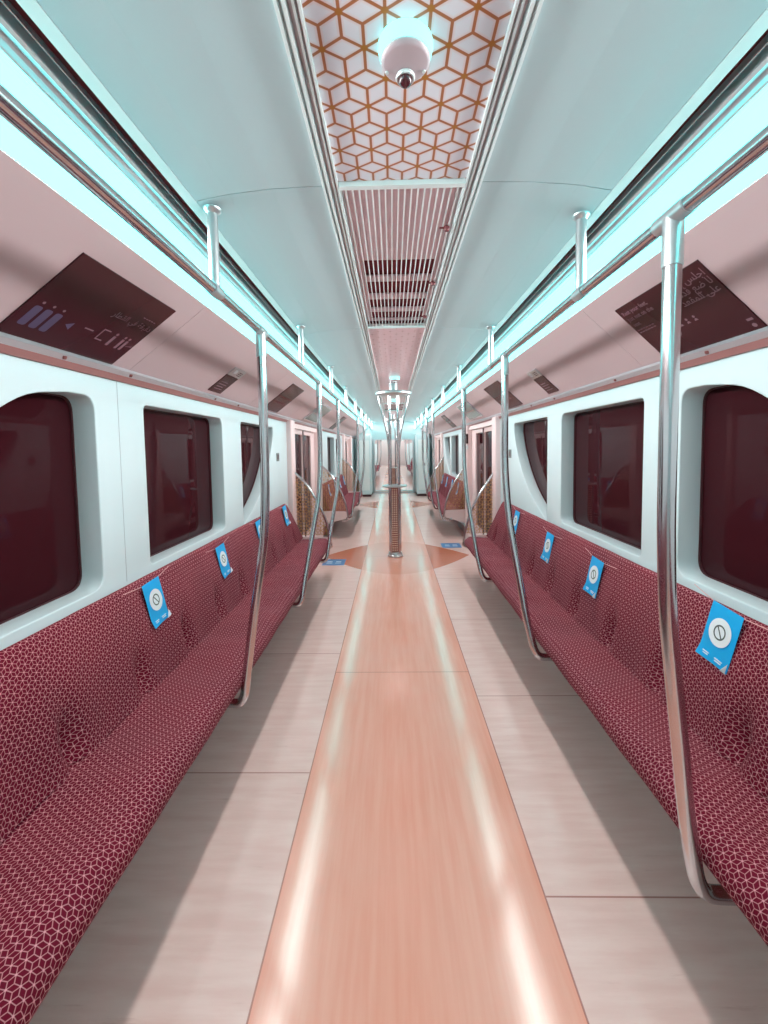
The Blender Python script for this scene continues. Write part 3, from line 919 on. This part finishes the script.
def right_poster():
    s = 1; w, h = .525, COVE_LEN[s] * .76
    t = empty('wall_poster', (0, 0, 0)); t.matrix_world = cove_frame(s, 1.748, .006 + h / 2)
    plate('panel', M['poster'], w, h, 0, .006, t)
    z = .0036
    for k, l in enumerate(('Rest your feet,', 'just not on the', 'seat')):
        lettering('english_text', l, .030, M['ink'], t, -.245, .115 - k * .034, z, .0004)
    bm = bmesh.new()
    for r in range(2):
        for k in range(6): quad_bm(bm, [(-.25 + k * .02, .022 - r * .014), (-.235 + k * .02, .022 - r * .014), (-.235 + k * .02, .027 - r * .014), (-.25 + k * .02, .027 - r * .014)], z)
    for k in range(8): quad_bm(bm, [(.08 + k * .02, .03), (.095 + k * .02, .03), (.095 + k * .02, .034), (.08 + k * .02, .034)], z)
    from_bm('lettering', bm, M['ink'], t)
    for k, l in enumerate(('اجلس براحة', 'لا ضع قدمك', 'على المقعد')):
        lettering('arabic_text', ar(l), .042, M['ink'], t, .25, .106 - k * .038, z, .0004, True)
    bm = bmesh.new(); disc_bm(bm, (-.085, -.045), .036, z, 30, .032)
    quad_bm(bm, [(-.10, -.06), (-.07, -.06), (-.07, -.056), (-.10, -.056)], z)
    from_bm('ring_icon', bm, M['ink'], t)
    for x in (-.02, .02, .06): bm = bmesh.new(); disc_bm(bm, (x, -.02), .006, z, 12); quad_bm(bm, [(x - .01, -.04), (x + .01, -.04), (x + .004, -.03), (x - .004, -.03)], z); from_bm('figure_icon', bm, M['ink'], t)
    bm = bmesh.new(); disc_bm(bm, (.235, -.14), .009, z, 14); quad_bm(bm, [(.225, -.118), (.25, -.118), (.25, -.108), (.225, -.108)], z)
    from_bm('emblem', bm, M['ink'], t)
    tag(t, 'large dark poster with English and Arabic text on the right cove panel', 'poster')
right_poster()

def far_poster(s, y, w, label):
    h = COVE_LEN[s] * .78
    t = empty('wall_poster', (0, 0, 0)); t.matrix_world = cove_frame(s, y, .02 + h / 2)
    plate('panel', M['poster'], w, h, 0, .006, t)
    bm = bmesh.new()
    quad_bm(bm, [(-w * .42, h * .02), (w * .42, h * .02), (w * .42, h * .05), (-w * .42, h * .05)], .0036)
    for k in range(6): quad_bm(bm, [(-w * .35 + k * w * .12, -h * .2), (-w * .3 + k * w * .12, -h * .2), (-w * .3 + k * w * .12, -h * .12), (-w * .35 + k * w * .12, -h * .12)], .0036)
    from_bm('lettering', bm, M['plinth'], t)
    tag(t, label, 'poster')
far_poster(-1, 4.34, .50, 'second dark poster on the left cove panel, before the doorway')
far_poster(1, 4.44, .60, 'second dark poster on the right cove panel, before the doorway')

def call_point(s, y, label):
    t = empty('emergency_call_plate', (0, 0, 0)); t.matrix_world = cove_frame(s, y, .02 + .135)
    w = .20
    plate('dark_plate', M['poster'], w, .165, 0, .006, t, 0, -.04)
    plate('steel_plate', M['flange'], w, .07, 0.001, .01, t, 0, .082)
    bm = bmesh.new(); bm_lathe(bm, [(.0, .012), (.014, .012), (.018, .006)], 20, (-.045, .088, 0)); from_bm('button', bm, M['white'], t)
    bm = bmesh.new()
    for k in range(3): bm_box(bm, (.04, .066 + k * .014, .0065), (.06, .005, .002))
    from_bm('speaker_slots', bm, M['rubber'], t)
    bm = bmesh.new()
    for k in range(4): quad_bm(bm, [(-.07, -.09 + k * .022), (.05 - .02 * (k % 2), -.09 + k * .022), (.05 - .02 * (k % 2), -.084 + k * .022), (-.07, -.084 + k * .022)], .0036)
    from_bm('lettering', bm, M['ink'], t)
    tag(t, label, 'call plate')
call_point(-1, 2.95, 'small dark and steel emergency plate on the left cove panel')
call_point(1, 3.33, 'small dark and steel emergency plate on the right cove panel')

def map_display(s, y, w, label):
    h = COVE_LEN[s] * .72
    t = empty('route_display', (0, 0, 0)); t.matrix_world = cove_frame(s, y, .05 + h / 2)
    plate('frame', M['alu'], w, h, .004, .02, t)
    plate('screen', M['screen'], w - .04, h - .04, .0155, .003, t)
    bm = bmesh.new(); quad_bm(bm, [(-w * .4, -.02), (w * .4, -.02), (w * .4, -.012), (-w * .4, -.012)], .0175)
    for k in range(7): disc_bm(bm, (-w * .38 + k * w * .125, -.016), .011, .0176, 12)
    from_bm('route_line', bm, M['plinth'], t)
    tag(t, label, 'display')
map_display(-1, 6.25, .85, 'greyish route display over the left doorway')
map_display(1, 6.25, .85, 'greyish route display over the right doorway')
far_poster(-1, 8.6, .5, 'distant dark poster on the left panel over the farther bench')
far_poster(1, 8.6, .5, 'distant dark poster on the right panel over the farther bench')

# small clips under the cove panel
for s in (-1, 1):
    W = XW[s]
    for i, y in enumerate(([1.62, 2.03, 3.0, 3.45] if s < 0 else [1.75, 2.45, 3.35, 3.9])):
        bm = bmesh.new(); bm_lathe(bm, [(.0, -.012), (.007, -.011), (.010, -.004), (.010, .0)], 14)
        o = from_bm('trim_clip', bm, M['plinth'], None, True, (s * (W - .029), y, 1.913), 40)
        tag(o, 'small screw cap on the aluminium trim under the %s cove panel' % SIDE[s], 'screw cap', 'screw caps on the %s trim' % SIDE[s])

# wall number plates by the doorways
for s in (-1, 1):
    W = XW[s]
    t = empty('number_plate', (s * (W - .003), 4.70, 1.468))
    bm = bmesh.new(); bm_box(bm, (0, 0, 0), (.006, .095, .09)); from_bm('plate', bm, M['screen'], t)
    bm = bmesh.new()
    for k in range(3): bm_box(bm, (-s * .0035, -.025 + k * .025, 0), (.002, .012, .05))
    from_bm('lettering', bm, M['rubber'], t)
    tag(t, 'small grey plate on the white wall beside the %s doorway' % SIDE[s], 'sign')

# intercom on the far door post, right
t = empty('intercom', (1.16, 7.085, 1.6))
bm = bmesh.new(); bm_box(bm, (0, -.012, .08), (.07, .02, .16)); bevel(bm, .003); from_bm('display', bm, M['glass'], t)
bm = bmesh.new(); bm_box(bm, (-.005, -.02, -.06), (.075, .04, .07)); bevel(bm, .008); from_bm('housing', bm, M['trimwhite'], t)
tag(t, 'small black screen over a white box on the far right door post', 'intercom')

# ================================================================== SEAT CARDS
def card_frame(s, y, z, tilt=0):
    W = XW[s]
    d = Vector((.065, .30)).normalized()
    x = W - .098 + (z - .685) * .235 
    up = Vector((s * d.x, 0, d.y)); along = Vector((0, 1, 0)) * (1 if s < 0 else -1)
    nrm = along.cross(up)
    m = Matrix((along, up, nrm)).transposed().to_4x4()
    m.translation = Vector((s * x, y, z)) + nrm * .014
    return m @ Matrix.Rotation(tilt, 4, 'Z')

def make_card():
    t = empty('seat_card', (0, 0, 0))
    nx, ny = 6, 10; w, h = .148, .218
    bm = bmesh.new(); V = {}
    for i in range(nx + 1):
        for j in range(ny + 1):
            u, v = i / nx - .5, j / ny - .5
            zz = .0025 * sin(v * 2.6) + (.010 * max(0, -v - .3) * 5 * max(0, -u) * 2)
            V[i, j] = bm.verts.new((u * w, v * h, zz))
    for i in range(nx):
        for j in range(ny): bm.faces.new((V[i, j], V[i + 1, j], V[i + 1, j + 1], V[i, j + 1]))
    r = bmesh.ops.extrude_face_region(bm, geom=bm.faces[:])
    bmesh.ops.translate(bm, verts=[v for v in r['geom'] if isinstance(v, bmesh.types.BMVert)], vec=(0, 0, -.0012))
    from_bm('card', bm, M['blue'], t, True, auto=40)
    zf = .0035
    bm = bmesh.new(); disc_bm(bm, (0, .012), .053, zf, 40); from_bm('white_disc', bm, M['white'], t)
    bm = bmesh.new(); disc_bm(bm, (0, .012), .0285, zf + .0006, 36, .0225)
    bm_box(bm, (0, .012, zf + .0004), (.005, .050, .0006), Matrix.Rotation(radians(38), 3, 'Z'))
    from_bm('prohibition_ring', bm, M['ring'], t)
    bm = bmesh.new()
    for (x, y, ww) in ((-.035, -.083, .03), (-.035, -.091, .024), (.028, -.083, .036), (.028, -.091, .03)):
        bm_box(bm, (x, y, .001), (ww, .0035, .003))
    from_bm('lettering', bm, M['white'], t)
    # curled white corner
    bm = bmesh.new()
    a = [bm.verts.new(p) for p in ((.074, -.109, .003), (.074, -.070, .004), (.050, -.109, .004), (.068, -.098, .016))]
    bm.faces.new((a[0], a[1], a[3])); bm.faces.new((a[0], a[3], a[2])); bm.faces.new((a[1], a[2], a[3])); bm.faces.new((a[0], a[2], a[1]))
    from_bm('curled_corner', bm, M['white'], t)
    tube('string', [(-.20, .122, -.006), (-.074, .106, 0), (.074, .106, 0), (.20, .120, -.006)], .0015, M['string'], t, 6)
    return t
c0 = make_card()
cards = [(1, 1.578, .833, -5, 'blue no-sitting card on the right backrest, nearest the camera'),
         (1, 2.54, .765, -3, 'second blue card on the right backrest, hanging lowest'),
         (1, 3.30, .765, -2, 'third blue card from the camera on the right backrest'),
         (1, 4.20, .805, -2, 'farthest blue card on the near right backrest'),
         (-1, 2.06, .805, 3, 'blue no-sitting card on the left backrest, nearest the camera'),
         (-1, 2.90, .79, 3, 'second blue card from the camera on the left backrest'),
         (-1, 3.76, .815, 2, 'third blue card on the left backrest, partly behind the first pole'),
         (-1, 4.68, .82, 2, 'farthest blue card on the near left backrest, by the gold screen')]
first = True
for s, y, z, a, lab in cards:
    c = c0 if first else copy_tree(c0); first = False
    c.matrix_world = card_frame(s, y, z, radians(a) * (1 if s < 0 else 1)); tag(c, lab, 'card', 'blue cards on the near benches')
for s in (-1, 1):
    for k, y in enumerate((7.9, 8.7, 9.5, 10.3)):
        c = copy_tree(c0); c.matrix_world = card_frame(s, y, .78)
        tag(c, '%s of four distant seat cards on the farther %s bench' % (('nearest', 'second', 'third', 'farthest')[k], SIDE[s]), 'card', 'distant seat cards')

# blue floor stickers at the doorways
for s, x, y, lab in ((-1, -.86, 5.78, 'blue sticker on the floor at the end of the left bench'), (1, .86, 6.72, 'blue sticker on the floor right of the central pole')):
    t = empty('floor_sticker', (x, y, 0))
    plate('sticker', M['floorblue'], .30, .30, .0015, .002, t)
    bm = bmesh.new()
    for k in range(2): bm_box(bm, (-.06 + .12 * k, .02, .0028), (.07, .03, .0008)); bm_box(bm, (-.06 + .12 * k, -.05, .0028), (.08, .02, .0008))
    from_bm('lettering', bm, M['white'], t)
    tag(t, lab, 'sticker')

# ================================================================== CAMERA AND WORLD
cam = bpy.data.cameras.new('camera'); co = bpy.data.objects.new('camera', cam); COL.objects.link(co)
F = 430.0
cam.sensor_fit = 'VERTICAL'; cam.sensor_height = 36.0; cam.sensor_width = 27.0
cam.lens = F / 1024 * 36.0
cam.shift_y = (474 - 512) / 1024
cam.clip_start = .02
R = (Matrix.Rotation(radians(1.15), 3, 'Z') @ Matrix.Rotation(radians(90 - 3.46), 3, 'X') @ Matrix.Rotation(radians(-.86), 3, 'Z'))
co.matrix_world = Matrix.Translation((-.045, 0, 1.55)) @ R.to_4x4()
SC.camera = co

w = bpy.data.worlds.new('world'); SC.world = w; w.use_nodes = True
w.node_tree.nodes['Background'].inputs[0].default_value = (.05, .03, .035, 1)
w.node_tree.nodes['Background'].inputs[1].default_value = .3
SC.view_settings.view_transform = 'Standard'; SC.view_settings.look = 'None'
SC.view_settings.exposure = 0.13; SC.view_settings.gamma = 1.0
try: SC.view_settings.use_curve_mapping = False
except Exception: pass
